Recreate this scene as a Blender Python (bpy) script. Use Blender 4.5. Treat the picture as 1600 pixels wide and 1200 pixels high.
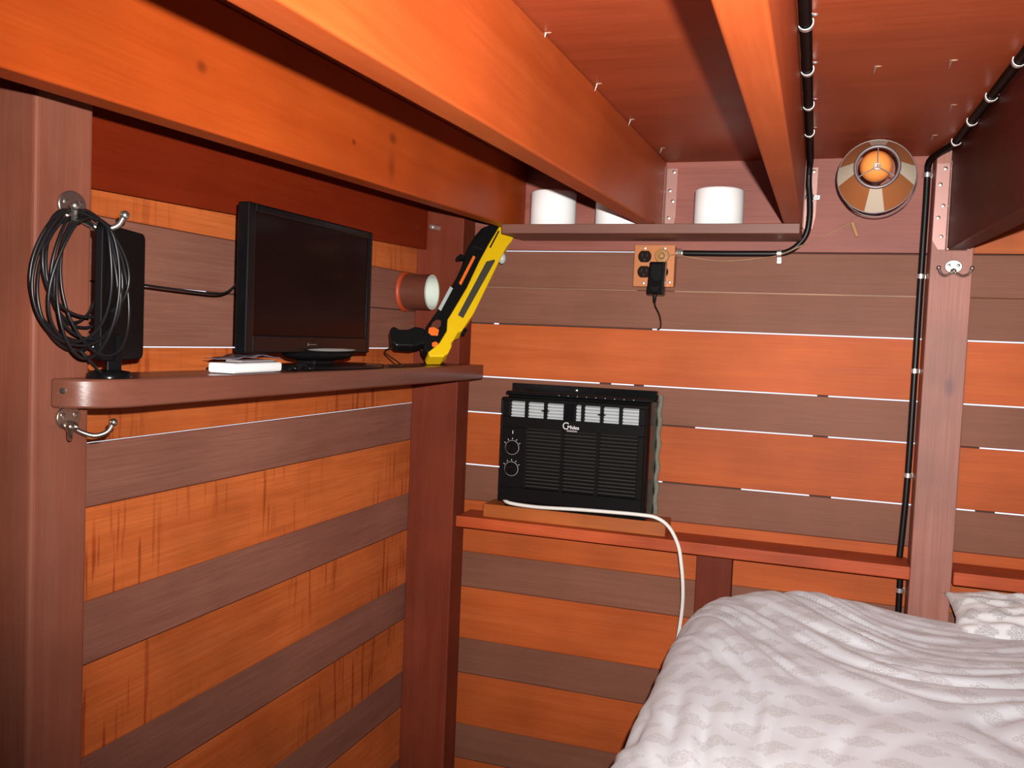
import bpy, math, random
from mathutils import Vector, Matrix, noise
random.seed(7)
S = bpy.context.scene
COL = S.collection
for o in list(bpy.data.objects):
    bpy.data.objects.remove(o)

# ------------------------------------------------------------------ camera
FPX = 1409.5                                   # focal length in pixels of the 1600 px wide frame
CAM = Vector((1.0327, -2.2621, -.2279))
YAW, PITCH, ROLL = -.339, .0519, .0415
fw = Vector((math.sin(YAW) * math.cos(PITCH), math.cos(YAW) * math.cos(PITCH), -math.sin(PITCH)))
rt = Vector((math.cos(YAW), -math.sin(YAW), 0))
up = rt.cross(fw)
r2 = rt * math.cos(ROLL) + up * math.sin(ROLL)
u2 = -rt * math.sin(ROLL) + up * math.cos(ROLL)
cd = bpy.data.cameras.new('camera')
cd.sensor_fit = 'HORIZONTAL'; cd.sensor_width = 36; cd.lens = FPX * 36 / 1600; cd.clip_start = .02
cam = bpy.data.objects.new('camera', cd); COL.objects.link(cam)
M = Matrix((r2, u2, -fw)).transposed().to_4x4(); M.translation = CAM
cam.matrix_world = M
S.camera = cam

# ------------------------------------------------------------------ world (daylight outside, seen through the board gaps)
w = bpy.data.worlds.new('daylight'); S.world = w; w.use_nodes = True
bg = w.node_tree.nodes['Background']
bg.inputs[0].default_value = (.86, .88, 1.0, 1); bg.inputs[1].default_value = 1.2

# ------------------------------------------------------------------ the camera's flash
fl = bpy.data.lights.new('flash', 'SPOT')
fl.energy = 240; fl.color = (1.0, .97, .95); fl.shadow_soft_size = .007
fl.spot_size = math.radians(109); fl.spot_blend = 1.0
flo = bpy.data.objects.new('flash', fl); COL.objects.link(flo)
flo.location = (1.062, -2.25, -.175)
aim = Vector((.70, -.1, -.05)) - Vector(flo.location)
flo.rotation_euler = aim.to_track_quat('-Z', 'Y').to_euler()

vs = S.view_settings
vs.view_transform = 'Standard'; vs.look = 'None'; vs.exposure = 0.0; vs.gamma = 1.0; vs.use_curve_mapping = False

# ------------------------------------------------------------------ helpers
W = {}                                          # object name -> world position of its origin

def tag(o, label=None, cat=None, group=None, kind=None):
    if label: o['label'] = label
    if cat: o['category'] = cat
    if group: o['group'] = group
    if kind: o['kind'] = kind
    return o

def empty(name, loc, label=None, cat=None, group=None, kind=None):
    o = bpy.data.objects.new(name, None); COL.objects.link(o)
    o.empty_display_size = .03
    o.location = loc; W[o.name] = Vector(loc)
    return tag(o, label, cat, group, kind)

def basis(axis):
    a = Vector(axis).normalized()
    h = Vector((0, 0, 1)) if abs(a.z) < .9 else Vector((1, 0, 0))
    x = h.cross(a).normalized(); y = a.cross(x)
    return x, y, a

def smooth_path(pts, step=.01, closed=False):
    P = [Vector(p) for p in pts]; out = []
    n = len(P)
    segs = n if closed else n - 1
    for i in range(segs):
        p1, p2 = P[i], P[(i + 1) % n]
        p0 = P[(i - 1) % n] if (closed or i > 0) else p1 * 2 - p2
        p3 = P[(i + 2) % n] if (closed or i + 2 < n) else p2 * 2 - p1
        k = max(1, int((p2 - p1).length / step))
        for j in range(k):
            t = j / k
            out.append(.5 * ((2 * p1) + (-p0 + p2) * t + (2 * p0 - 5 * p1 + 4 * p2 - p3) * t * t + (-p0 + 3 * p1 - 3 * p2 + p3) * t ** 3))
    if not closed: out.append(P[-1])
    return out

class MB:
    def __init__(s): s.v = []; s.f = []
    def hexa(s, p):                             # 0-3 bottom ccw, 4-7 top ccw
        b = len(s.v); s.v += [Vector(q) for q in p]
        s.f += [tuple(b + i for i in q) for q in ((3, 2, 1, 0), (4, 5, 6, 7), (0, 1, 5, 4), (1, 2, 6, 5), (2, 3, 7, 6), (3, 0, 4, 7))]
        return s
    def box(s, x0, x1, y0, y1, z0, z1):
        return s.hexa([(x0, y0, z0), (x1, y0, z0), (x1, y1, z0), (x0, y1, z0), (x0, y0, z1), (x1, y0, z1), (x1, y1, z1), (x0, y1, z1)])
    def obox(s, c, ax, ay, az, hx, hy, hz):     # oriented box
        c = Vector(c); ax, ay, az = Vector(ax), Vector(ay), Vector(az)
        q = [c + ax * (i * hx) + ay * (j * hy) + az * (k * hz) for k in (-1, 1) for (i, j) in ((-1, -1), (1, -1), (1, 1), (-1, 1))]
        return s.hexa(q)
    def tube(s, pts, r, n=8, closed=False):
        pts = [Vector(p) for p in pts]; b = len(s.v); m = len(pts)
        x = None
        for i, p in enumerate(pts):
            if closed: t = pts[(i + 1) % m] - pts[i - 1]
            else: t = pts[min(i + 1, m - 1)] - pts[max(i - 1, 0)]
            t.normalize()
            if x is None: x = basis(t)[0]
            x = (x - t * x.dot(t)).normalized(); y = t.cross(x)
            rr = r[i] if isinstance(r, (list, tuple)) else r
            for k in range(n):
                a = 2 * math.pi * k / n
                s.v.append(p + x * (rr * math.cos(a)) + y * (rr * math.sin(a)))
        for i in range(m if closed else m - 1):
            j = (i + 1) % m
            for k in range(n):
                l = (k + 1) % n
                s.f.append((b + i * n + k, b + i * n + l, b + j * n + l, b + j * n + k))
        if not closed:
            s.f.append(tuple(b + k for k in reversed(range(n)))); s.f.append(tuple(b + (m - 1) * n + k for k in range(n)))
        return s
    def lathe(s, prof, o, axis, n=24, capa=True, capb=True):
        o = Vector(o); x, y, a = basis(axis); b = len(s.v); m = len(prof)
        for (r, h) in prof:
            for k in range(n):
                t = 2 * math.pi * k / n
                s.v.append(o + a * h + x * (r * math.cos(t)) + y * (r * math.sin(t)))
        for i in range(m - 1):
            for k in range(n):
                l = (k + 1) % n
                s.f.append((b + i * n + k, b + i * n + l, b + (i + 1) * n + l, b + (i + 1) * n + k))
        if capa: s.f.append(tuple(b + k for k in reversed(range(n))))
        if capb: s.f.append(tuple(b + (m - 1) * n + k for k in range(n)))
        return s
    def prism(s, poly, o, ax, ay, az, t0, t1):
        o = Vector(o); ax, ay, az = Vector(ax), Vector(ay), Vector(az); b = len(s.v); n = len(poly)
        for t in (t0, t1):
            for (p, q) in poly: s.v.append(o + ax * p + ay * q + az * t)
        s.f.append(tuple(b + i for i in reversed(range(n)))); s.f.append(tuple(b + n + i for i in range(n)))
        for i in range(n):
            j = (i + 1) % n
            s.f.append((b + i, b + j, b + n + j, b + n + i))
        return s
    def ball(s, c, r, n=12, m=8, sc=(1, 1, 1)):
        c = Vector(c); b = len(s.v)
        for i in range(1, m):
            th = math.pi * i / m
            for k in range(n):
                ph = 2 * math.pi * k / n
                s.v.append(c + Vector((r * sc[0] * math.sin(th) * math.cos(ph), r * sc[1] * math.sin(th) * math.sin(ph), r * sc[2] * math.cos(th))))
        t = len(s.v); s.v += [c + Vector((0, 0, r * sc[2])), c - Vector((0, 0, r * sc[2]))]
        for i in range(m - 2):
            for k in range(n):
                l = (k + 1) % n
                s.f.append((b + i * n + k, b + (i + 1) * n + k, b + (i + 1) * n + l, b + i * n + l))
        for k in range(n):
            l = (k + 1) % n
            s.f.append((t, b + k, b + l)); s.f.append((t + 1, b + (m - 2) * n + l, b + (m - 2) * n + k))
        return s
    def build(s, name, mat, parent=None, smooth=35, bevel=0, bseg=2, origin=None):
        lo = Vector((min(p.x for p in s.v), min(p.y for p in s.v), min(p.z for p in s.v)))
        hi = Vector((max(p.x for p in s.v), max(p.y for p in s.v), max(p.z for p in s.v)))
        c = Vector(origin) if origin is not None else (lo + hi) / 2
        me = bpy.data.meshes.new(name)
        me.from_pydata([p - c for p in s.v], [], s.f)
        import bmesh
        bm = bmesh.new(); bm.from_mesh(me); bmesh.ops.recalc_face_normals(bm, faces=bm.faces); bm.to_mesh(me); bm.free()
        me.materials.append(mat)
        o = bpy.data.objects.new(name, me); COL.objects.link(o)
        place(o, c, parent)
        if bevel:
            md = o.modifiers.new('bevel', 'BEVEL'); md.width = bevel; md.segments = bseg; md.limit_method = 'ANGLE'; md.angle_limit = math.radians(40)
        if smooth:
            for p in me.polygons: p.use_smooth = True
            me.set_sharp_from_angle(angle=math.radians(smooth))
        return o

def place(o, world, parent=None):
    world = Vector(world)
    if parent is not None:
        o.parent = parent; o.location = world - W[parent.name]
    else:
        o.location = world
    W[o.name] = world

def copy_piece(src, world, parent):
    o = src.copy(); COL.objects.link(o); place(o, world, parent); return o

def text_mesh(body, size, name, mat, parent, o, ax, ay, az, depth=.0004, shear=0.0):
    cu = bpy.data.curves.new(name, 'FONT'); cu.body = body; cu.size = size; cu.extrude = depth; cu.shear = shear; cu.align_x = 'LEFT'; cu.resolution_u = 3
    t = bpy.data.objects.new('tmp_text', cu); COL.objects.link(t)
    dg = bpy.context.evaluated_depsgraph_get(); dg.update()
    me = bpy.data.meshes.new_from_object(t.evaluated_get(dg)); bpy.data.objects.remove(t)
    Mx = Matrix((Vector(ax), Vector(ay), Vector(az))).transposed().to_4x4()
    me.transform(Mx); me.materials.clear(); me.materials.append(mat); me.name = name
    ob = bpy.data.objects.new(name, me); COL.objects.link(ob); place(ob, o, parent); return ob

# ------------------------------------------------------------------ materials
def mat_base(name):
    m = bpy.data.materials.new(name); m.use_nodes = True
    nt = m.node_tree; b = nt.nodes['Principled BSDF']
    return m, nt, b

def plain(name, col, rough=.5, metal=0.0, spec=.5, bump=0.0, bscale=200, coat=0.0, trans=0.0, sheen=0.0, var=.06):
    m, nt, b = mat_base(name)
    b.inputs['Roughness'].default_value = rough; b.inputs['Metallic'].default_value = metal
    b.inputs['Specular IOR Level'].default_value = spec; b.inputs['Coat Weight'].default_value = coat
    b.inputs['Transmission Weight'].default_value = trans
    b.inputs['Sheen Weight'].default_value = sheen
    tc = nt.nodes.new('ShaderNodeTexCoord'); nz = nt.nodes.new('ShaderNodeTexNoise')
    nz.inputs['Scale'].default_value = bscale if bump else 40; nz.inputs['Detail'].default_value = 3
    nt.links.new(tc.outputs['Object'], nz.inputs['Vector'])
    mx = nt.nodes.new('ShaderNodeMix'); mx.data_type = 'RGBA'
    mx.inputs['A'].default_value = (*[c * (1 - var) for c in col], 1); mx.inputs['B'].default_value = (*[min(1, c * (1 + var)) for c in col], 1)
    nt.links.new(nz.outputs['Fac'], mx.inputs['Factor']); nt.links.new(mx.outputs['Result'], b.inputs['Base Color'])
    if bump:
        bp = nt.nodes.new('ShaderNodeBump'); bp.inputs['Strength'].default_value = bump; bp.inputs['Distance'].default_value = .002
        nt.links.new(nz.outputs['Fac'], bp.inputs['Height']); nt.links.new(bp.outputs['Normal'], b.inputs['Normal'])
    return m

def wood(name, c1, c2, axis=0, rough=.42, spec=.4, drip=0, bump=.12, var=.12, cross=16, along=1.1, knots=0, fine=.25, blotch=.3, spots=(), obj_rand=17.3):
    """stained wood: grain runs along `axis` of the object's own coordinates"""
    m, nt, b = mat_base(name); N = nt.nodes.new; L = nt.links.new
    b.inputs['Specular IOR Level'].default_value = spec
    tc = N('ShaderNodeTexCoord'); oi = N('ShaderNodeObjectInfo')
    ml = N('ShaderNodeVectorMath'); ml.operation = 'SCALE'
    cb = N('ShaderNodeCombineXYZ')
    for i in range(3): L(oi.outputs['Random'], cb.inputs[i])
    L(cb.outputs[0], ml.inputs[0]); ml.inputs['Scale'].default_value = obj_rand
    ad = N('ShaderNodeVectorMath'); ad.operation = 'ADD'
    L(tc.outputs['Object'], ad.inputs[0]); L(ml.outputs[0], ad.inputs[1])
    mp = N('ShaderNodeMapping'); sc = [cross] * 3; sc[axis] = along; mp.inputs['Scale'].default_value = sc
    L(ad.outputs[0], mp.inputs['Vector'])
    n1 = N('ShaderNodeTexNoise'); n1.inputs['Scale'].default_value = 1.6; n1.inputs['Detail'].default_value = 7; n1.inputs['Roughness'].default_value = .62; n1.inputs['Distortion'].default_value = .6
    L(mp.outputs[0], n1.inputs['Vector'])
    rp = N('ShaderNodeValToRGB'); rp.color_ramp.elements[0].position = .34; rp.color_ramp.elements[1].position = .68
    rp.color_ramp.elements[0].color = (*c2, 1); rp.color_ramp.elements[1].color = (*c1, 1)
    L(n1.outputs['Fac'], rp.inputs['Fac'])
    # fine grain streaks
    mp2 = N('ShaderNodeMapping'); sc2 = [cross * 14] * 3; sc2[axis] = along * 5; mp2.inputs['Scale'].default_value = sc2
    L(ad.outputs[0], mp2.inputs['Vector'])
    n2 = N('ShaderNodeTexNoise'); n2.inputs['Scale'].default_value = 1.3; n2.inputs['Detail'].default_value = 3
    L(mp2.outputs[0], n2.inputs['Vector'])
    r2_ = N('ShaderNodeMapRange'); r2_.inputs['From Min'].default_value = .3; r2_.inputs['From Max'].default_value = .7
    r2_.inputs['To Min'].default_value = 1 - fine; r2_.inputs['To Max'].default_value = 1 + fine * .4
    L(n2.outputs['Fac'], r2_.inputs['Value'])
    # uneven stain
    n3 = N('ShaderNodeTexNoise'); n3.inputs['Scale'].default_value = 4.5; n3.inputs['Detail'].default_value = 3
    L(ad.outputs[0], n3.inputs['Vector'])
    r3 = N('ShaderNodeMapRange'); r3.inputs['From Min'].default_value = .3; r3.inputs['From Max'].default_value = .7
    r3.inputs['To Min'].default_value = 1 - blotch; r3.inputs['To Max'].default_value = 1 + blotch * .5
    L(n3.outputs['Fac'], r3.inputs['Value'])
    # per piece tone
    r4 = N('ShaderNodeMapRange'); r4.inputs['To Min'].default_value = 1 - var; r4.inputs['To Max'].default_value = 1 + var
    L(oi.outputs['Random'], r4.inputs['Value'])
    k1 = N('ShaderNodeMath'); k1.operation = 'MULTIPLY'; L(r2_.outputs[0], k1.inputs[0]); L(r3.outputs[0], k1.inputs[1])
    k2 = N('ShaderNodeMath'); k2.operation = 'MULTIPLY'; L(k1.outputs[0], k2.inputs[0]); L(r4.outputs[0], k2.inputs[1])
    vm = N('ShaderNodeVectorMath'); vm.operation = 'SCALE'; L(rp.outputs['Color'], vm.inputs[0]); L(k2.outputs[0], vm.inputs['Scale'])
    col = vm.outputs[0]
    def darken(col, fac, to):
        mx = N('ShaderNodeMix'); mx.data_type = 'RGBA'; mx.blend_type = 'MULTIPLY'
        L(fac, mx.inputs['Factor']); L(col, mx.inputs['A']); mx.inputs['B'].default_value = (*to, 1)
        return mx.outputs['Result']
    if drip:                                    # runs of stain down the board face
        mp3 = N('ShaderNodeMapping'); mp3.inputs['Scale'].default_value = (30, 30, 2.2); L(ad.outputs[0], mp3.inputs['Vector'])
        n4 = N('ShaderNodeTexNoise'); n4.inputs['Scale'].default_value = 3; n4.inputs['Detail'].default_value = 1; L(mp3.outputs[0], n4.inputs['Vector'])
        r5 = N('ShaderNodeMapRange'); r5.inputs['From Min'].default_value = .56; r5.inputs['From Max'].default_value = .66; L(n4.outputs['Fac'], r5.inputs['Value'])
        n5 = N('ShaderNodeTexNoise'); n5.inputs['Scale'].default_value = 3.1; n5.inputs['Detail'].default_value = 1; L(ad.outputs[0], n5.inputs['Vector'])
        r6 = N('ShaderNodeMapRange'); r6.inputs['From Min'].default_value = .46; r6.inputs['From Max'].default_value = .62; L(n5.outputs['Fac'], r6.inputs['Value'])
        q = N('ShaderNodeMath'); q.operation = 'MULTIPLY'; L(r5.outputs[0], q.inputs[0]); L(r6.outputs[0], q.inputs[1])
        q2 = N('ShaderNodeMath'); q2.operation = 'MULTIPLY'; L(q.outputs[0], q2.inputs[0]); q2.inputs[1].default_value = drip
        col = darken(col, q2.outputs[0], (.52, .34, .3))
    if knots:
        mpk = N('ShaderNodeMapping'); sk = [5.5] * 3; sk[axis] = 2.6; mpk.inputs['Scale'].default_value = sk; L(ad.outputs[0], mpk.inputs['Vector'])
        vo = N('ShaderNodeTexVoronoi'); vo.inputs['Scale'].default_value = 1.0; L(mpk.outputs[0], vo.inputs['Vector'])
        rk = N('ShaderNodeMapRange'); rk.inputs['From Min'].default_value = .045; rk.inputs['From Max'].default_value = .09; rk.inputs['To Min'].default_value = knots; rk.inputs['To Max'].default_value = 0
        L(vo.outputs['Distance'], rk.inputs['Value'])
        col = darken(col, rk.outputs[0], (.42, .4, .5))
    for (pos, scl, rad, amt) in spots:          # single knots at known places of the piece
        sv = N('ShaderNodeVectorMath'); sv.operation = 'SUBTRACT'; L(tc.outputs['Object'], sv.inputs[0]); sv.inputs[1].default_value = pos
        mv = N('ShaderNodeVectorMath'); mv.operation = 'MULTIPLY'; L(sv.outputs[0], mv.inputs[0]); mv.inputs[1].default_value = scl
        ln = N('ShaderNodeVectorMath'); ln.operation = 'LENGTH'; L(mv.outputs[0], ln.inputs[0])
        rk = N('ShaderNodeMapRange'); rk.inputs['From Min'].default_value = rad * .4; rk.inputs['From Max'].default_value = rad * 1.5; rk.inputs['To Min'].default_value = amt; rk.inputs['To Max'].default_value = 0
        L(ln.outputs['Value'], rk.inputs['Value']); col = darken(col, rk.outputs[0], (.38, .42, .7))
    L(col, b.inputs['Base Color'])
    rr = N('ShaderNodeMapRange'); rr.inputs['To Min'].default_value = rough - .08; rr.inputs['To Max'].default_value = rough + .1
    L(n1.outputs['Fac'], rr.inputs['Value']); L(rr.outputs[0], b.inputs['Roughness'])
    bp = N('ShaderNodeBump'); bp.inputs['Strength'].default_value = bump; bp.inputs['Distance'].default_value = .0015
    L(n2.outputs['Fac'], bp.inputs['Height']); L(bp.outputs['Normal'], b.inputs['Normal'])
    return m

ORANGE = (.49, .106, .024); ORANGE2 = (.43, .082, .016)
BROWN = (.225, .088, .052); BROWN2 = (.195, .074, .043)
M_orange_x = wood('orange stain along x', ORANGE, ORANGE2, 0, rough=.55, spec=.2, fine=.10, blotch=.16, bump=.06)
M_orange_y = wood('orange stain along y', (.60, .150, .038), (.50, .108, .024), 1, drip=.8, rough=.5, spec=.25, fine=.16, blotch=.22, bump=.08)
M_brown_x = wood('brown stain along x', BROWN, BROWN2, 0, rough=.58, spec=.22, fine=.10, blotch=.14, bump=.06, var=.08)
M_brown_y = wood('brown stain along y', (.280, .115, .078), (.245, .096, .064), 1, rough=.52, spec=.3, fine=.16, blotch=.15, bump=.1, var=.08)
M_wide = wood('pinkish brown header', (.38, .112, .076), (.29, .066, .040), 0, rough=.58, spec=.5, fine=.12, blotch=.2)
M_wide_y = wood('dark red brown header', (.20, .020, .0045), (.175, .016, .0035), 1, rough=.5, fine=.08, blotch=.12, spec=.10)
M_header_or = wood('orange header', (.52, .13, .036), (.44, .095, .024), 0, rough=.55, fine=.1, spec=.2)
M_post = wood('red brown post', (.190, .038, .018), (.155, .026, .011), 2, rough=.62, spec=.14, fine=.08, blotch=.22)
M_lpost = wood('brown near post', (.225, .078, .048), (.200, .056, .030), 2, rough=.58, spec=.2, fine=.08, blotch=.25, cross=10)
M_rpost = wood('pinkish post', (.33, .130, .092), (.255, .085, .056), 2, rough=.55, spec=.55, cross=34, fine=.18, spots=[((.012, 0, .469), (1, 0, .5), .010, .6)])
M_beam = wood('orange beam', (.46, .084, .017), (.415, .067, .012), 1, rough=.42, spec=.3, fine=.07, blotch=.14, bump=.05)
M_beam_knots = wood('orange beam with knots', (.470, .074, .010), (.430, .060, .008), 1, rough=.45, spec=.22, fine=.07, blotch=.14, bump=.05, obj_rand=0,
                    spots=[((0, .272, .001), (0, .8, 1), .0070, .75), ((0, .663, -.007), (0, .7, 1), .0045, .8), ((0, .805, .030), (0, .6, 1), .0080, .75), ((0, .804, -.022), (0, .7, .4), .0085, .5), ((0, 1.40, .070), (0, .35, .3), .012, .35)])
M_darkbeam = wood('dark beam', (.075, .0105, .006), (.058, .008, .0045), 1, rough=.5, fine=.1, spec=.12)
M_ceil = wood('plywood ceiling', (.33, .058, .019), (.27, .044, .013), 0, rough=.5, cross=9, blotch=.14, fine=.10, spec=.18)
M_shelf = wood('brown shelf', (.195, .070, .045), (.165, .055, .034), 1, rough=.26, spec=.6, fine=.08, blotch=.12, bump=.05)
M_shelf_x = wood('brown shelf along x', (.20, .084, .058), (.17, .066, .044), 0, rough=.5, fine=.1, blotch=.12)
M_rail = wood('orange red rail', (.48, .085, .022), (.39, .056, .013), 0, rough=.5, spec=.3, fine=.12)
M_block = wood('orange block', (.47, .125, .020), (.40, .088, .013), 0, rough=.5, fine=.1)
M_floor = wood('floor', (.20, .075, .04), (.14, .045, .025), 1)
M_bare = wood('bare pine', (.42, .24, .14), (.34, .18, .10), 0, rough=.6)
M_gapdark = plain('dark gap blocker', (.06, .025, .02), .8)

M_black = plain('black plastic', (.006, .005, .0055), .45, spec=.07)
M_blackgloss = plain('glossy black plastic', (.004, .004, .0045), .2, spec=.25)
M_slat = plain('dark grey slat', (.030, .028, .026), .35, spec=.4)
M_screen = plain('dark screen glass', (.006, .002, .002), .16, spec=.12, var=.02)
M_conduit = plain('black conduit', (.005, .004, .004), .4, spec=.3)
M_cable = plain('black cable', (.008, .008, .009), .35, spec=.45)
M_chrome = plain('chrome', (.78, .77, .74), .3, metal=.85, spec=.6)
M_hookm = plain('brushed chrome', (.50, .48, .44), .3, metal=.95)
M_nickel = plain('satin nickel', (.46, .40, .33), .28, metal=.95)
M_galv = plain('galvanised steel', (.62, .55, .50), .38, metal=1, bump=.2, bscale=160)
M_hanger = plain('pinkish painted steel', (.34, .17, .14), .42, metal=.3, spec=.6)
M_paper = plain('white paper', (.93, .92, .89), .9, bump=.1, bscale=300, var=.02)
M_white = plain('white plastic', (.85, .85, .84), .35)
M_cordw = plain('off white cord', (.74, .72, .66), .45)
M_yellow = plain('yellow plastic', (.78, .50, .006), .4, spec=.4)
M_orangepl = plain('orange plastic', (.85, .16, .02), .4)
M_gunblack = plain('gun black plastic', (.007, .007, .007), .35, spec=.2)
M_inset = plain('dark grey pad', (.05, .045, .03), .6, bump=.3, bscale=500)
M_clearg = plain('grey clear plastic', (.42, .48, .46), .25)
M_copper = plain('copper painted metal', (.44, .15, .042), .4, metal=.2, spec=.5)
M_socket = plain('brown socket', (.016, .006, .004), .5, spec=.06)
M_slot = plain('black slot', (.004, .004, .004), .6)
M_tan = plain('tan plastic', (.36, .18, .06), .5, spec=.3)
M_tancord = plain('tan cord', (.36, .19, .09), .5)
M_cream = plain('cream cloth', (.66, .56, .42), .85, bump=.2, bscale=600)
M_amber = plain('amber brown cloth', (.40, .13, .035), .8, bump=.2, bscale=600)
M_ringgrey = plain('grey metal ring', (.17, .14, .14), .4, metal=.5)
M_bulb = plain('orange bulb', (.86, .30, .07), .3, spec=.6)
M_shadein = plain('shade lining', (.5, .22, .12), .8)
M_pipe = plain('brown painted pipe', (.120, .034, .020), .38)
M_pipering = plain('orange red sealant', (.40, .055, .014), .45)
M_pipein = plain('pale plastic end', (.66, .72, .62), .4)
M_vane = plain('silver grey vane', (.62, .66, .66), .3, metal=.15, spec=.7)
M_foam = plain('grey foam', (.16, .155, .12), .95, bump=.9, bscale=140, var=.4)
M_logo = plain('white print', (.9, .9, .9), .6)
M_mark = plain('grey print', (.25, .22, .22), .6)
M_film = plain('grey plastic film', (.16, .14, .17), .2)
M_mattress = plain('mattress ticking', (.5, .42, .38), .9)
M_lint = plain('grey lint', (.5, .48, .44), .95, bump=.6, bscale=700, var=.3)

def cloth(name, base, motif, scale, strength):
    m, nt, b = mat_base(name); N = nt.nodes.new; L = nt.links.new
    b.inputs['Roughness'].default_value = .85; b.inputs['Specular IOR Level'].default_value = .2; b.inputs['Sheen Weight'].default_value = .15
    uv = N('ShaderNodeTexCoord')
    mp = N('ShaderNodeMapping'); mp.inputs['Scale'].default_value = (scale, scale * 1.25, 1); L(uv.outputs['UV'], mp.inputs['Vector'])
    sx = N('ShaderNodeSeparateXYZ'); L(mp.outputs[0], sx.inputs[0])
    def math_(op, a, bb=None, cc=None):
        n = N('ShaderNodeMath'); n.operation = op
        for i, v in enumerate((a, bb, cc)):
            if v is None: continue
            if isinstance(v, (int, float)): n.inputs[i].default_value = v
            else: L(v, n.inputs[i])
        return n.outputs[0]
    row = math_('FLOOR', sx.outputs['Y'])
    off = math_('MULTIPLY', math_('FLOORED_MODULO', row, 2), .5)
    fx = math_('SUBTRACT', math_('FRACT', math_('ADD', sx.outputs['X'], off)), .5)
    fy = math_('SUBTRACT', math_('FRACT', sx.outputs['Y']), .5)
    ax_ = math_('ABSOLUTE', fx); ay_ = math_('ABSOLUTE', fy)
    # lozenge with a scalloped edge
    ang = math_('ARCTAN2', math_('MULTIPLY', fy, 1.3), fx)
    sca = math_('MULTIPLY', math_('COSINE', math_('MULTIPLY', ang, 12)), .035)
    d = math_('ADD', math_('ADD', math_('MULTIPLY', ax_, 1.0), math_('MULTIPLY', ay_, 1.12)), sca)
    mask = N('ShaderNodeMapRange'); mask.inputs['From Min'].default_value = .46; mask.inputs['From Max'].default_value = .40; L(d, mask.inputs['Value'])
    rad = math_('SQRT', math_('ADD', math_('MULTIPLY', fx, fx), math_('MULTIPLY', fy, fy)))
    rings = math_('SINE', math_('ADD', math_('MULTIPLY', rad, 84), math_('MULTIPLY', math_('COSINE', math_('MULTIPLY', ang, 8)), 1.6)))
    curls = math_('SINE', math_('ADD', math_('MULTIPLY', math_('SINE', math_('MULTIPLY', ax_, 66)), 1.7), math_('MULTIPLY', ay_, 84)))
    lace = N('ShaderNodeMapRange'); lace.inputs['From Min'].default_value = -.6; lace.inputs['From Max'].default_value = .6; L(math_('MULTIPLY', math_('ADD', rings, curls), .6), lace.inputs['Value'])
    nl = N('ShaderNodeTexNoise'); nl.inputs['Scale'].default_value = 16; nl.inputs['Detail'].default_value = 2; L(mp.outputs[0], nl.inputs['Vector'])
    brk = N('ShaderNodeMapRange'); brk.inputs['From Min'].default_value = .38; brk.inputs['From Max'].default_value = .55; brk.inputs['To Min'].default_value = .35; L(nl.outputs['Fac'], brk.inputs['Value'])
    mask_o = math_('MULTIPLY', mask.outputs[0], brk.outputs[0])
    fac = math_('MULTIPLY', math_('MULTIPLY', mask_o, math_('ADD', math_('MULTIPLY', lace.outputs[0], .65), .3)), strength)
    mx = N('ShaderNodeMix'); mx.data_type = 'RGBA'; mx.inputs['A'].default_value = (*base, 1); mx.inputs['B'].default_value = (*motif, 1)
    L(fac, mx.inputs['Factor']); L(mx.outputs['Result'], b.inputs['Base Color'])
    nz = N('ShaderNodeTexNoise'); nz.inputs['Scale'].default_value = 900; L(uv.outputs['UV'], nz.inputs['Vector'])
    bp = N('ShaderNodeBump'); bp.inputs['Strength'].default_value = .08; bp.inputs['Distance'].default_value = .001
    L(nz.outputs['Fac'], bp.inputs['Height']); L(bp.outputs['Normal'], b.inputs['Normal'])
    return m
M_duvet = cloth('duvet cotton', (.65, .68, .715), (.36, .32, .29), 12.2, .62)
M_pillow = cloth('pillow print', (.66, .66, .66), (.20, .20, .21), 17, .8)

# ================================================================== STRUCTURE
HB, HO = .0969, .143
T = .014                                        # board thickness
FLOOR_Z = -1.75
ROOM_X, ROOM_Y = 2.05, -3.2
def rz(z, y): return z + .03 * y                # the roof rises a little towards the back wall
def rx(x, y): return x - .018 * y

# --- back wall
wb = empty('wall_back', (1.0, 0, FLOOR_Z), kind='structure')
lv = [0.0]; seq = ['b', 'b', 'o', 'b', 'o', 'b', 'o', 'b', 'o', 'b', 'o', 'b', 'o', 'b', 'o', 'b']
for s_ in seq: lv.append(lv[-1] - (HB if s_ == 'b' else HO))
open_b = {0: .0030, 2: .0034, 3: .0034, 4: .0030, 5: .0034}
def gapof(d, i): return d.get(i, .0006)
for i, s_ in enumerate(seq):
    zt, zb = lv[i] - gapof(open_b, i) / 2, max(lv[i + 1] + gapof(open_b, i + 1) / 2, FLOOR_Z)
    if zt <= FLOOR_Z: break
    st, sb = (zt + .228) / 2.3 * T, (zb + .228) / 2.3 * T
    y0 = .0 if s_ == 'o' else .0015
    MB().hexa([(0, y0, zb), (ROOM_X, y0, zb), (ROOM_X, y0 + T, zb + sb), (0, y0 + T, zb + sb), (0, y0, zt), (ROOM_X, y0, zt), (ROOM_X, y0 + T, zt + st), (0, y0 + T, zt + st)]) \
        .build('plank', M_orange_x if s_ == 'o' else M_brown_x, wb, smooth=0, bevel=.0012, bseg=1)
# header boards above the siding
g = gapof(open_b, 0) / 2
MB().box(0, 1.262, -.002, T, g, .245).build('header_board', M_wide, wb, smooth=0, bevel=.0015)
MB().box(1.2635, ROOM_X, -.002, T, g, .245).build('header_board', M_header_or, wb, smooth=0, bevel=.0015)
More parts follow.
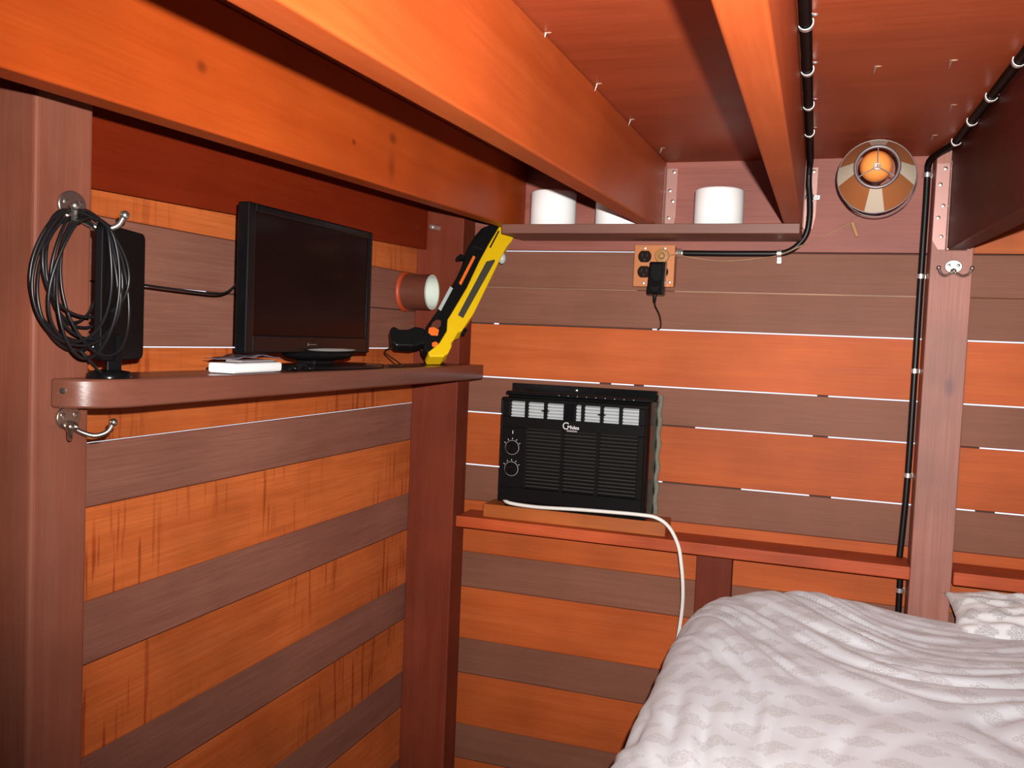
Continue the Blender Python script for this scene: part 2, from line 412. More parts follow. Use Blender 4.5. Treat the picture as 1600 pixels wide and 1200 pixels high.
# added dark strips behind the gaps, blocking daylight to break up the bright lines
for (i, a, b_) in [(0, .64, ROOM_X), (2, 0, .17), (2, .185, .60), (3, .47, .50), (3, .56, .585), (3, 1.005, 1.03), (4, .60, .72), (4, 1.0, 1.035), (5, .645, .84), (5, 1.0, 1.05), (5, 1.36, 1.40), (4, 1.31, 1.36)]:
    MB().box(a, b_, T + .002, T + .006, lv[i] - .012, lv[i] + .012).build('daylight_blocker', M_gapdark, wb, smooth=0)
for i in range(1, len(seq)):  # more added strips, keeping daylight out of the closed seams
    if i not in open_b and lv[i] > FLOOR_Z + .02:
        MB().box(.0, ROOM_X, T + .002, T + .006, lv[i] - .012, lv[i] + .012).build('daylight_blocker', M_gapdark, wb, smooth=0)
# bare edge showing between the two top brown boards
MB().box(0.13, .56, -.0012, .002, lv[1] - .0013, lv[1] + .0006).build('bare_edge', M_bare, wb, smooth=0)
MB().box(.655, 1.222, -.0014, .002, lv[1] - .0022, lv[1] + .0012).build('bare_edge', M_bare, wb, smooth=0)

# --- left wall
wl = empty('wall_left', (0, -1.0, FLOOR_Z), kind='structure')
ll = [.0688, -.0742]; lseq = ['o', 'b', 'b', 'o', 'b', 'o', 'b', 'o', 'b', 'o', 'b', 'o', 'b', 'o', 'b', 'o']
for s_ in lseq[1:]: ll.append(ll[-1] - (HB if s_ == 'b' else HO))
open_l = {2: .0020, 3: .0020, 4: .0018}
for i, s_ in enumerate(lseq):
    zt, zb = ll[i] - gapof(open_l, i) / 2, max(ll[i + 1] + gapof(open_l, i + 1) / 2, FLOOR_Z)
    if zt <= FLOOR_Z: break
    st, sb = (zt + .228) / 1.5 * T, (zb + .228) / 1.5 * T
    x0 = .0 if s_ == 'o' else -.0015
    MB().hexa([(x0, ROOM_Y, zb), (x0, .014, zb), (x0 - T, .014, zb + sb), (x0 - T, ROOM_Y, zb + sb), (x0, ROOM_Y, zt), (x0, .014, zt), (x0 - T, .014, zt + st), (x0 - T, ROOM_Y, zt + st)]) \
        .build('plank', M_orange_y if s_ == 'o' else M_brown_y, wl, smooth=0, bevel=.0012, bseg=1)
MB().hexa([(-T, ROOM_Y, .0 + .027 * ROOM_Y), (.028, ROOM_Y, -.008 + .027 * ROOM_Y), (.028, 0, -.008), (-T, 0, 0), (-T, ROOM_Y, .245), (.028, ROOM_Y, .245), (.028, 0, .245), (-T, 0, .245)]) \
    .build('header_board', M_wide_y, wl, smooth=0, bevel=.0015)
MB().box(-T - .006, -T - .003, -.93, .0, ll[2] - .012, ll[2] + .012).build('daylight_blocker', M_gapdark, wl, smooth=0)  # added strip, unseen, blocks daylight along part of this gap
MB().box(-T - .006, -T - .003, -3.1, -1.12, ll[2] - .012, ll[2] + .012).build('daylight_blocker', M_gapdark, wl, smooth=0)

for i in range(1, len(lseq)):  # added blockers so the closed left wall seams stay dark
    if i not in open_l and ll[i] > FLOOR_Z + .02:
        MB().box(-T - .006, -T - .003, ROOM_Y, .0, ll[i] - .012, ll[i] + .012).build('daylight_blocker', M_gapdark, wl, smooth=0)
# --- the rest of the shell (behind and beside the camera)
tag(MB().box(ROOM_X, ROOM_X + .03, ROOM_Y, .03, FLOOR_Z, .25).build('wall_right', M_brown_y, smooth=0), kind='structure')
tag(MB().box(-.03, ROOM_X + .03, ROOM_Y - .03, ROOM_Y, FLOOR_Z, .25).build('wall_front', M_brown_x, smooth=0), kind='structure')
tag(MB().box(-.03, ROOM_X + .03, ROOM_Y - .03, .03, FLOOR_Z - .03, FLOOR_Z).build('floor', M_floor, smooth=0), kind='structure')
ZC = .2207
ce = tag(MB().hexa([(-.05, ROOM_Y - .05, rz(ZC, ROOM_Y)), (ROOM_X + .05, ROOM_Y - .05, rz(ZC, ROOM_Y)), (ROOM_X + .05, .05, rz(ZC, .05)), (-.05, .05, rz(ZC, .05)),
                    (-.05, ROOM_Y - .05, .27), (ROOM_X + .05, ROOM_Y - .05, .27), (ROOM_X + .05, .05, .27), (-.05, .05, .27)]).build('ceiling', M_ceil, smooth=0), kind='structure')
for (x, y) in [(.640, -1.07), (.641, -.79), (.637, -.51), (.642, -.20), (1.070, -.80), (1.2037, -.52), (1.171, -.81), (1.200, -.25), (.87, -.60)]:
    z = rz(ZC, y)
    MB().lathe([(.0018, .0), (.0014, -.006), (.0002, -.013)], (x, y, z), (.25, .1, 1), n=6).build('nail_tip', M_galv, ce)
    MB().ball((x + .003, y, z - .0003), .0045, 8, 6, (1.3, .5, .25)).build('splinter', M_bare, ce)

# ================================================================== BEAMS AND POSTS
def joist(x0, x1, zb0, y1, y0=0.0, mat=M_beam, label='', name='ceiling_joist'):
    yb = y1
    p = [(rx(x0, yb), yb, rz(zb0, yb)), (rx(x1, yb), yb, rz(zb0, yb)), (rx(x1, y0), y0, rz(zb0, y0)), (rx(x0, y0), y0, rz(zb0, y0)),
         (rx(x0, yb), yb, rz(ZC, yb) - .0004), (rx(x1, yb), yb, rz(ZC, yb) - .0004), (rx(x1, y0), y0, rz(ZC, y0) - .0004), (rx(x0, y0), y0, rz(ZC, y0) - .0004)]
    return tag(MB().hexa(p).build(name, mat, smooth=0, bevel=.0035, bseg=3), label, 'beam', 'ceiling beams')
JB = .0539
joist(.2135, .2535, JB, ROOM_Y + .01, -.0025, mat=M_beam_knots, label='orange beam running along the top of the left wall above the television')
joist(.580, .620, JB, ROOM_Y + .01, -.0025, label='orange ceiling beam crossing above the salt gun, cutting off one white roll')
joist(.9115, .9495, JB, ROOM_Y + .01, -.0025, label='orange ceiling beam in the middle with black conduit along its right side')
joist(1.2505, 1.2905, .0010, ROOM_Y + .01, -.0905, M_darkbeam, label='dark maroon deeper ceiling beam hung on the pinkish right-hand post')

tag(MB().box(.0, .1297, -.1205, -.0405, FLOOR_Z, .212).build('wall_post', M_post, smooth=0, bevel=.003), 'red brown wooden corner post beside the air conditioner wall', 'post', 'wall posts')
tag(MB().box(.0005, .1297, -1.433, -1.344, FLOOR_Z, .172).build('wall_post', M_lpost, smooth=0, bevel=.006, bseg=3), 'glossy red brown post at the far left with two coat hooks', 'post', 'wall posts')
tag(MB().box(1.2236, 1.3080, -.0895, -.0022, FLOOR_Z, .2170).build('wall_post', M_rpost, smooth=0, bevel=.002), 'pinkish brown post on the right under the dark beam, bearing one hook', 'post', 'wall posts')
tag(MB().box(.7480, .8330, -.038, -.0005, FLOOR_Z, -.7285).build('wall_stud', M_post, smooth=0, bevel=.002), 'short red brown upright under the orange rail, behind the bed', 'post')
# staple marks on the corner post
# --- rails
tag(MB().box(.1310, 1.2225, -.1040, -.0005, -.7280, -.6990).build('wall_rail', M_rail, smooth=0, bevel=.0025), 'long orange red rail under the air conditioner, ending at the pinkish post', 'rail', 'wall rails')
tag(MB().box(1.3095, ROOM_X - .001, -.1040, -.0005, -.7280, -.6990).build('wall_rail', M_rail, smooth=0, bevel=.0025), 'orange red rail right of the pinkish post, above the pillow', 'rail', 'wall rails')
tag(MB().box(.1985, .6750, -.0830, -.0005, -.6985, -.6640).build('support_block', M_block, smooth=0, bevel=.002), 'yellowish orange wood block holding up the black air conditioner', 'block')

# --- upper shelf across the back wall
tag(MB().box(.2500, .9505, -.1670, -.0022, .0262, .0486).build('wall_shelf', M_shelf_x, smooth=0, bevel=.0015), 'narrow brown shelf tucked under the beams, holding white paper rolls', 'shelf')

# --- shelf along the left wall (rounded near corner, notched round the posts)
zs1, zs0 = -.3017, -.3380
outl = [(.071, -.1215), (.071, -1.3430), (.1305, -1.3430), (.1305, -1.408)]
cx_, cy_, ra, rb = .1305, -1.325, .0615, .083
for k in range(1, 15):
    a = math.pi / 2 * k / 14
    outl.append((cx_ + ra * math.sin(a), cy_ - rb * math.cos(a)))
outl += [(.192, -.104), (.190, -.100), (.1305, -.100), (.1305, -.1215)]
sh = MB().prism(outl, (0, 0, 0), (1, 0, 0), (0, 1, 0), (0, 0, 1), zs0, zs1).build('ledge_shelf', M_shelf, smooth=30, bevel=.003)
she = tag(sh, 'long brown ledge on the left wall with a rounded near corner, carrying the television', 'shelf')
MB().lathe([(.0042, 0), (.0042, .0012), (.0022, .0016)], (.1475, -1.4045, -.3165), (.35, -1, 0), n=12).build('screw_head', M_nickel, she)

# ================================================================== JOIST HANGERS
def hanger(loc_x, side, y_wall, z0, z1, jx, label, seat=None):
    e = empty('joist_hanger', (loc_x, y_wall, z0), label, 'bracket', 'metal joist hangers')
    x0, x1 = sorted((jx, jx + side * .027))
    MB().prism([(x0, z1), (x1, z1), (x1, z0 + .03), (x1 - .006 if side > 0 else x1, z0), (x0 if side > 0 else x0 + .012, z0), (x0, z0 + (.0 if side > 0 else .02))], (0, y_wall - .0022, 0), (1, 0, 0), (0, 0, 1), (0, -1, 0), 0, .0014).build('flange', M_hanger, e, smooth=0)
    xs0, xs1 = (jx, jx + .0012) if side > 0 else (jx - .0012, jx)
    MB().hexa([(xs0, y_wall - .038, z0 - .001), (xs1, y_wall - .038, z0 - .001), (xs1, y_wall - .002, z0), (xs0, y_wall - .002, z0), (xs0, y_wall - .030, z1), (xs1, y_wall - .030, z1), (xs1, y_wall - .002, z1), (xs0, y_wall - .002, z1)]).build('side_plate', M_hanger, e, smooth=0)
    if seat:
        MB().box(seat[0], seat[1], y_wall - .036, y_wall - .002, z0 - .0028, z0 - .0012).build('seat_plate', M_galv, e, smooth=0)
    n = 4 if z1 - z0 < .16 else 5
    for k in range(n):
        zz = z0 + .028 + (z1 - z0 - .04) * k / (n - 1)
        MB().lathe([(.0045, 0), (.004, .0018), (.0018, .0024)], (jx + side * (.010 + .008 * (k % 2)), y_wall - .0036, zz + .006 * math.sin(k * 2.3)), (0, -1, 0), n=10).build('nail_head', M_nickel, e)
    return e
hanger(.634, 1, -.0022, .0560, .205, rx(.6212, 0), 'narrow metal hanger where the beam meets the wall, left of the third roll')
hanger(.960, 1, -.0022, .0560, .200, rx(.9507, 0), 'narrow metal hanger partly hidden behind black conduit, beside the middle beam')
hanger(1.238, -1, -.0895, .0005, .186, rx(1.2500, -.09), 'pinkish metal hanger with shiny nails holding the dark beam on its post', seat=(rx(1.2500, -.09), rx(1.2912, -.09)))

# ================================================================== COAT HOOKS
def coat_hook(c, n, s, label, sc=1.0, mat=M_chrome):
    c = Vector(c); n = Vector(n); s = Vector(s); z = Vector((0, 0, 1))
    e = empty('coat_hook', c, label, 'hook', 'double coat hooks')
    # oval plate
    mb = MB(); pl = [(math.cos(t) * .019 * sc, math.sin(t) * .0155 * sc) for t in [2 * math.pi * k / 24 for k in range(24)]]
    mb.prism(pl, c, s, z, n, .0004, .004).build('plate', mat, e, bevel=.0012)
    for q in (-1, 1):
        MB().lathe([(.0036, 0), (.0036, .0008), (.002, .0018)], c + s * (q * .010 * sc) + z * .003 * sc + n * .004, n, n=10).build('screw_head', mat, e)
    MB().lathe([(.0075 * sc, .003), (.0070 * sc, .009), (.0045 * sc, .015), (.001, .018)], c - z * .011 * sc, n, n=14).build('boss', mat, e)
    for q in (-1, 1):
        pts = [c - z * .012 * sc + n * .008, c - z * .019 * sc + n * .016 * sc + s * (q * .010 * sc), c - z * .023 * sc + n * .026 * sc + s * (q * .020 * sc),
               c - z * .018 * sc + n * .036 * sc + s * (q * .030 * sc), c - z * .006 * sc + n * .041 * sc + s * (q * .035 * sc)]
        pr = MB().tube(smooth_path(pts, .003), .0032 * sc, 10).build('prong', mat, e, smooth=60)
        MB().ball(pts[-1], .0052 * sc, 12, 8).build('tip', mat, pr, smooth=80)
    return e
coat_hook((.1301, -1.3805, -.0870), (1, 0, 0), (0, 1, 0), 'chrome double hook on the far left post holding the coiled cable', mat=M_hookm, sc=1.15)
coat_hook((.1301, -1.3810, -.3520), (1, 0, 0), (0, 1, 0), 'empty nickel double hook just below the rounded ledge end', mat=M_nickel)
coat_hook((1.2700, -.0897, -.0360), (0, -1, 0), (1, 0, 0), 'small silver double hook high on the pinkish right-hand post', mat=M_hookm, sc=.92)

# ================================================================== PAPER ROLLS
def paper_roll(x, y, label):
    e = empty('paper_roll', (x, y, .0489), label, 'paper roll', 'white rolls on the upper shelf')
    z = .0489; h = .088; r = .0565
    MB().lathe([(.021, 0), (r - .003, 0), (r, .003), (r, h - .004), (r - .004, h), (.021, h), (.021, 0)], (x, y, z), (0, 0, 1), n=48, capa=False, capb=False).build('paper', M_paper, e, smooth=50)
    MB().lathe([(.0205, .001), (.0205, h - .001), (.0195, h - .001), (.0195, .001), (.0205, .001)], (x, y, z), (0, 0, 1), n=24, capa=False, capb=False).build('core', M_bare, e)
paper_roll(.3565, -.088, 'white paper roll furthest left on the upper shelf')
paper_roll(.5240, -.088, 'white paper roll half hidden behind the ceiling beam')
paper_roll(.7630, -.088, 'white paper roll standing alone between two ceiling beams')

# ================================================================== AIR CONDITIONER
ac = empty('air_conditioner', (.44, -.07, -.6640), 'black window air conditioner set through the plank wall on a wood block', 'air conditioner')
X0, X1, YF = .2560, .6250, -.130
Z0, Z1 = -.6400, -.3790
MB().box(X0 + .006, X1 + .004, -.100, -.0030, -.6610, -.3720).build('case', M_blackgloss, ac, smooth=0, bevel=.004)
MB().box(X0 + .004, X1 + .008, -.112, -.090, -.3720, -.3640).build('top_ledge', M_black, ac, smooth=0, bevel=.002)
MB().box(X0 - .012, X1 + .002, -.022, -.0030, -.3720, -.3480).build('top_flange', M_blackgloss, ac, smooth=0, bevel=.001)
MB().lathe([(.004, 0), (.003, .002), (.001, .003)], (.42, -.0222, -.358), (0, -1, 0), n=10).build('screw_head', M_chrome, ac)
for k in range(9):
    MB().lathe([(.0012, 0), (.001, .001)], (.40 + k * .0235, -.1122, -.3680), (0, -1, 0), n=6).build('vent_dot', M_vane, ac)
# front bezel as a frame round the two openings
def bez(x0, x1, z0, z1, y0=YF, y1=-.100):
    return (x0, x1, y0, y1, z0, z1)
LZ0, LZ1 = -.4270, -.3870
GZ0, GZ1 = -.6060, -.4540
GX0, GX1 = .3270, .6060
mb = MB()
for q in [bez(X0, X1, LZ1, Z1), bez(X0, .2790, LZ0, LZ1), bez(.6060, X1, LZ0, LZ1), bez(.4180, .4480, LZ0, LZ1), bez(X0, X1, GZ1, LZ0),
          bez(X0, GX0, GZ0, GZ1), bez(GX1, X1, GZ0, GZ1), bez(X0, X1, Z0, GZ0)]: mb.box(*q)
mb.build('bezel', M_black, ac, smooth=0, bevel=.0015)
MB().box(X0 + .0005, X0 + .0035, YF - .0012, YF + .001, Z0 + .01, Z1 - .008).build('edge_trim', M_blackgloss, ac, smooth=0, bevel=.0008)
MB().box(X1 - .0045, X1 - .001, YF - .0014, YF + .001, Z0 + .004, Z1 - .006).build('edge_trim', M_blackgloss, ac, smooth=0, bevel=.0008)
MB().box(.4185, .4475, YF - .0015, YF, LZ0 + .002, LZ1 - .002).build('center_louver_block', M_blackgloss, ac, smooth=0, bevel=.0006)
# louver vanes
src = None
for (a, b_) in ((.2800, .4170), (.4490, .6050)):
    for k in range(5):
        z = LZ0 + .004 + k * .0080
        c = ((a + b_) / 2, -.1160, z)
        L_ = (b_ - a) / 2
        mb = MB(); th = math.radians(24)
        mb.obox(c, (1, 0, 0), (0, math.cos(th), math.sin(th)), (0, -math.sin(th), math.cos(th)), L_, .0075, .0021)
        mb.build('louver_vane', M_vane, ac, smooth=0)
for x in (.3216, .3712, .4669, .5146, .5616):
    MB().box(x - .0040, x + .0040, -.1295, -.1060, LZ0, LZ1).build('louver_divider', M_black, ac, smooth=0)
for x in (.3712, .5146):
    MB().ball((x, -.1300, -.4075), .0085, 12, 8, (1.3, .35, .28)).build('louver_tab', M_black, ac, smooth=80)
# grille
NR = 17
sl = None
for k in range(NR):
    z = GZ0 + .0045 + k * (GZ1 - GZ0 - .008) / (NR - 1)
    if sl is None:
        mb = MB(); th = math.radians(-28)
        mb.obox(((GX0 + GX1) / 2, -.122, z), (1, 0, 0), (0, math.cos(th), math.sin(th)), (0, -math.sin(th), math.cos(th)), (GX1 - GX0) / 2, .0075, .0016)
        sl = mb.build('grille_slat', M_slat, ac, smooth=0)
    else:
        copy_piece(sl, ((GX0 + GX1) / 2, -.122, z), ac)
for x in (.4190, .5090):
    MB().box(x - .0045, x + .0045, -.1298, -.112, GZ0, GZ1).build('grille_bar', M_black, ac, smooth=0)
# controls
for i, (x, z) in enumerate(((.2885, -.5047), (.2885, -.5586))):
    MB().lathe([(.0185, 0), (.0185, .0008), (.0172, .0012), (.0172, 0)], (x, YF, z), (0, -1, 0), n=32, capa=False, capb=False).build('dial_ring', M_mark, ac)
    k = MB().lathe([(.0145, 0), (.0135, .012), (.0115, .014)], (x, YF, z), (0, -1, 0), n=28).build('dial', M_blackgloss, ac)
    th = math.radians(70 if i == 0 else 40)
    MB().obox((x, YF - .016, z), (math.cos(th), 0, math.sin(th)), (0, 1, 0), (-math.sin(th), 0, math.cos(th)), .0105, .0025, .0022).build('dial_grip', M_blackgloss, k, smooth=0, bevel=.0008)
    for t in range(5):
        an = math.radians(30 + t * 30)
        MB().obox((x + .0225 * math.cos(an), YF - .0003, z + .0225 * math.sin(an)), (math.cos(an), 0, math.sin(an)), (0, 1, 0), (-math.sin(an), 0, math.cos(an)), .0016, .0003, .0005).build('dial_mark', M_logo, ac, smooth=0)
MB().box(.2880, .2892, YF - .0006, YF, -.4700, -.4620).build('dial_mark', M_logo, ac, smooth=0)
# maker's mark: open ring with a word
arc = [(.4270 + .0078 * math.cos(t), YF - .0004, -.4405 + .0078 * math.sin(t)) for t in [math.radians(40 + 270 * k / 20) for k in range(21)]]
MB().tube(arc, .0011, 6).build('logo_ring', M_logo, ac)
text_mesh('Midea', .0125, 'logo_word', M_logo, ac, (.4300, YF - .0006, -.4475), (1, 0, 0), (0, 0, 1), (0, -1, 0))
MB().box(.4290, .4550, YF - .0004, YF, -.4545, -.4505).build('logo_strip', M_mark, ac, smooth=0)
# foam strip where the case meets the wall
pts = [(.6335 + .0020 * math.sin(k * 1.7) + .0012 * random.random(), -.007, -.358 - k * .0150) for k in range(21)]
MB().tube(smooth_path(pts, .006), [.0062 + .0022 * noise.noise((k * .7, 0, 0)) for k in range(len(smooth_path(pts, .006)))], 8).build('foam_seal', M_foam, ac, smooth=60)
# white power cord from under the unit, hanging behind the bed
cord = [(.268, -.118, -.640), (.289, -.134, -.6450), (.36, -.137, -.6475), (.464, -.137, -.6430), (.55, -.137, -.6405), (.622, -.135, -.6400), (.660, -.130, -.6440), (.690, -.124, -.6640),
        (.7130, -.120, -.7050), (.7230, -.120, -.7500), (.7290, -.116, -.8040), (.7285, -.105, -.8600), (.7215, -.095, -.9300), (.71, -.085, -1.02), (.70, -.08, -1.25)]
MB().tube(smooth_path(cord, .008), .0046, 10).build('power_cord', M_cordw, ac, smooth=60)

# ================================================================== OUTLET BOX, ADAPTER
ob = empty('outlet_box', (.607, -.0015, -.088), 'copper coloured square outlet box with dark brown sockets under the upper shelf', 'outlet')
MB().box(.5590, .6575, -.0430, -.0022, -.0890, .0120).build('box', M_copper, ob, smooth=0, bevel=.006, bseg=3)
MB().box(.5580, .6585, -.0460, -.0430, -.0900, .0130).build('cover', M_copper, ob, smooth=0, bevel=.0012)
for (x, z) in ((.584, .0045), (.633, .0045), (.584, -.0815), (.648, -.078)):
    MB().lathe([(.0040, 0), (.0036, .0015), (.002, .0022)], (x, -.0460, z), (0, -1, 0), n=10).build('cover_screw', M_chrome, ob)
for (x, z) in ((.5845, -.0160), (.5845, -.0535), (.6280, -.0160), (.6280, -.0535)):
    poly = []
    for t in range(24):
        a = 2 * math.pi * t / 24
        poly.append((.0165 * math.cos(a), max(-.0142, min(.0142, .0165 * math.sin(a)))))
    r_ = MB().prism(poly, (x, -.0460, z), (1, 0, 0), (0, 0, 1), (0, -1, 0), 0, .0012).build('socket', M_socket, ob, smooth=0)
    for (dx, dz, w_, h_) in ((-.006, .003, .0011, .004), (.006, .003, .0011, .0034)):
        MB().box(x + dx - w_, x + dx + w_, -.0477, -.0471, z + dz - h_, z + dz + h_).build('slot', M_slot, r_, smooth=0)
    MB().lathe([(.0024, 0), (.0024, .0006)], (x, -.0471, z - .0075), (0, -1, 0), n=10).build('ground_hole', M_slot, r_)
ad = empty('power_adapter', (.6200, -.060, -.112), 'black wall adapter with thin cord plugged into the copper outlet box', 'adapter')
MB().hexa([(.5985, -.078, -.1100), (.6400, -.078, -.1100), (.6400, -.0478, -.1120), (.5970, -.0478, -.1120), (.6025, -.074, -.0310), (.6405, -.074, -.0310), (.6425, -.0478, -.0290), (.6005, -.0478, -.0290)]).build('body', M_blackgloss, ad, smooth=0, bevel=.0035, bseg=3)
pp = [(.6075, -.037), (.6355, -.037), (.6345, -.060), (.6325, -.070), (.6270, -.077), (.6210, -.079), (.6150, -.077), (.6095, -.070), (.6070, -.060)]
MB().prism([(p, q) for p, q in pp], (0, -.0755, 0), (1, 0, .0), (0, .04, 1), (0, -1, 0), .0, .0032).build('raised_panel', M_black, ad, smooth=0, bevel=.001)
pp = [(.6085, -.085), (.6140, -.0905), (.6200, -.092), (.6260, -.0905), (.6320, -.085), (.6310, -.096), (.6250, -.103), (.6190, -.104), (.6120, -.102), (.6085, -.095)]
MB().prism(pp, (0, -.0780, 0), (1, 0, 0), (0, .04, 1), (0, -1, 0), .0, .0022).build('lower_panel', M_black, ad, smooth=0, bevel=.001)
MB().lathe([(.0050, 0), (.0040, .014), (.0026, .020)], (.6175, -.064, -.1100), (0, 0, -1), n=12).build('strain_relief', M_blackgloss, ad)
MB().tube(smooth_path([(.6175, -.064, -.126), (.6190, -.058, -.138), (.6260, -.045, -.155), (.6285, -.030, -.172), (.6265, -.014, -.186), (.6215, -.002, -.1925), (.616, .004, -.1937)], .004), .0019, 8).build('cord', M_cable, ad, smooth=60)

# ================================================================== CONDUITS
def corrugate(pts, r=.0078):
    pth = []
    raw = smooth_path(pts, .001)
    step = .0024; acc = 0; pth = [raw[0]]
    for a, b_ in zip(raw, raw[1:]):
        d = (b_ - a).length
        while acc + d >= step:
            t = (step - acc) / d; a = a + (b_ - a) * t; d = (b_ - a).length; acc = 0; pth.append(a.copy())
        acc += d
    return pth, [r if k % 2 else r * .84 for k in range(len(pth))]
def strap(e, p, along, out, side, r=.0085, tab=1):
    """metal strap over a conduit: a band and a screw tab"""
    p, along, out, side = Vector(p), Vector(along).normalized(), Vector(out).normalized(), Vector(side).normalized()
    mb = MB(); N_ = 14
    for k in range(N_):
        a0, a1 = math.pi * k / N_, math.pi * (k + 1) / N_
        q = []
        for (aa, rr) in ((a0, r), (a1, r), (a1, r + .0014), (a0, r + .0014)):
            q.append(p + side * (rr * math.cos(aa)) + out * (rr * math.sin(aa)))
        mb.hexa([v - along * .0050 for v in q] + [v + along * .0050 for v in q])
    s_ = mb.build('strap', M_chrome, e, smooth=40)
    c = p + side * (tab * (r + .0065)) - out * .0062
    MB().obox(c, along, side, out, .0050, .0075, .0008).build('strap_tab', M_chrome, s_, smooth=0, bevel=.0006)
    MB().lathe([(.0042, 0), (.0038, .0018), (.002, .003)], c + out * .0008, out, n=10).build('screw_head', M_chrome, s_)
def cy(z, y): return rz(z, y)
c1 = empty('flexible_conduit', (.955, -.02, -.003), 'black corrugated conduit along the middle beam, bending down to the copper outlet box', 'conduit', 'black corrugated conduits')
def p1(y): return (rx(.9497, y) + .0098, y, rz(ZC, y) - .0098)
path1 = [p1(-2.9), p1(-2.0), p1(-1.3), p1(-.9), p1(-.5), p1(-.2), p1(-.10), (.9600, -.045, .2060), (.9585, -.022, .1900), (.9590, -.0172, .1600), (.9635, -.0172, .1200), (.9650, -.0172, .0800), (.9600, -.0160, .0440), (.9440, -.0125, .0190), (.9230, -.0125, .0030), (.9000, -.0125, -.0025), (.85, -.0125, -.0035), (.76, -.0125, -.0040), (.6640, -.0125, -.0035)]
pt, rr = corrugate(path1); MB().tube(pt, rr, 10).build('sleeve', M_conduit, c1, smooth=60)
for y in (-1.06, -.84, -.61, -.37):
    q = p1(y); strap(c1, q, (0, 1, .03), (.5, 0, -1), (-1, 0, -.5), tab=-1)
strap(c1, (.9625, -.0115, .1300), (.1, 0, 1), (0, -1, 0), (1, 0, 0), tab=1)
strap(c1, (.9010, -.0115, -.0028), (1, 0, 0), (0, -1, 0), (0, 0, -1), tab=1)
MB().lathe([(.0105, 0), (.0115, .003), (.0115, .010), (.0095, .012), (.0095, .016)], (.6570, -.0125, -.0035), (1, 0, 0), n=16).build('connector', M_chrome, c1)
MB().ball((.6640, -.0235, -.0035), .0036, 8, 6).build('connector_screw', M_chrome, c1)

c2 = empty('flexible_conduit', (1.217, -.0125, -.9), 'black corrugated conduit running down the wall beside the pinkish post', 'conduit', 'black corrugated conduits')
def p2(y): return (rx(1.2499, y) - .0098, y, rz(ZC, y) - .0105)
path2 = [p2(-2.9), p2(-2.0), p2(-1.2), p2(-.8), p2(-.45), p2(-.24), (1.2400, -.185, .2040), (1.2270, -.120, .2050), (1.2160, -.055, .2040), (1.2125, -.020, .1960), (1.2130, -.0125, .1750), (1.2135, -.0125, .1), (1.2130, -.0125, -.05), (1.2130, -.0125, -.25), (1.2125, -.0125, -.5), (1.2095, -.0125, -.62), (1.2062, -.0125, -.6982)]
pt, rr = corrugate(path2); MB().tube(pt, rr, 10).build('sleeve', M_conduit, c2, smooth=60)
pt, rr = corrugate([(1.2100, -.0125, -.7290), (1.2110, -.0125, -.80), (1.2110, -.0125, -.95), (1.2100, -.0125, -1.1)]); MB().tube(pt, rr, 10).build('lower_sleeve', M_conduit, c2, smooth=60)
for y in (-.83, -.62, -.43, -.235):
    q = p2(y); strap(c2, q, (0, 1, .03), (-.5, 0, -1), (1, 0, -.5), tab=1)
for z in (.176, -.052, -.267, -.507, -.775):
    strap(c2, (1.2128 if z > -.7 else 1.2108, -.0115, z), (0, 0, 1), (0, -1, 0), (1, 0, 0), tab=-1 if z > 0 else 1, r=.0083) if False else strap(c2, (1.2128 if z > -.7 else 1.2108, -.0115, z), (0, 0, 1), (0, -1, 0), (-1, 0, 0), tab=-.25, r=.0083)

# ================================================================== WALL LAMP (cone shade, cord, plug)
lp = empty('wall_lamp', (1.10, -.0022, .13), 'cone shaded wall lamp with cream and amber panels near the ceiling', 'lamp')
A = Vector((1.0985, -.235, .1355)); ax_l = Vector((-.002, -.080, .0045)); hl = ax_l.length; al = ax_l.normalized(); lx, ly, _ = basis(al)
ly = Vector((0, 0, 1)); ly = (ly - al * ly.dot(al)).normalized(); lx = al.cross(ly) * -1
RO, RI = .0755, .0405
def cone_panel(a0, a1, r0=RO, r1=RI, th=.0012, n=6, lift=0.0):
    mb = MB(); 
    for k in range(n):
        t0, t1 = a0 + (a1 - a0) * k / n, a0 + (a1 - a0) * (k + 1) / n
        def pt_(t, r, h, d): return A + (lx * math.cos(t) + ly * math.sin(t)) * (r + d) + al * h
        mb.hexa([pt_(t0, r0, 0, lift - th), pt_(t1, r0, 0, lift - th), pt_(t1, r0, 0, lift), pt_(t0, r0, 0, lift), pt_(t0, r1, hl, lift - th), pt_(t1, r1, hl, lift - th), pt_(t1, r1, hl, lift), pt_(t0, r1, hl, lift)])
    return mb
hw = math.radians(15)
for k in range(4):
    c0 = math.radians(90 * k)
    cone_panel(c0 - hw, c0 + hw).build('cream_panel', M_cream, lp, smooth=60)
    cone_panel(c0 + hw, c0 + math.radians(90) - hw, n=12).build('amber_panel', M_amber, lp, smooth=60)
def ring(c, ax, r, rt_, n=40):
    x_, y_, _ = basis(ax)
    return MB().tube([c + x_ * (r * math.cos(2 * math.pi * k / n)) + y_ * (r * math.sin(2 * math.pi * k / n)) for k in range(n)], rt_, 8, closed=True)
ring(A, al, RO + .0005, .0016).build('rear_rim', M_ringgrey, lp, smooth=80)
ring(A + al * hl, al, RI + .0004, .0034).build('front_rim', M_ringgrey, lp, smooth=80)
ring(A - al * .016 + lx * .004 - ly * .006, al, RO - .001, .0012).build('wire_hoop', M_ringgrey, lp, smooth=80)
cen = A + al * (hl + .003)
for t in (90, 210, 330):
    d = lx * math.cos(math.radians(t)) + ly * math.sin(math.radians(t))
    MB().tube([cen, cen + d * .020 + al * .001, A + al * hl + d * RI], .0011, 6).build('spider_arm', M_chrome, lp)
ring(cen, al, .0058, .0014, 20).build('spider_ring', M_chrome, lp, smooth=80)
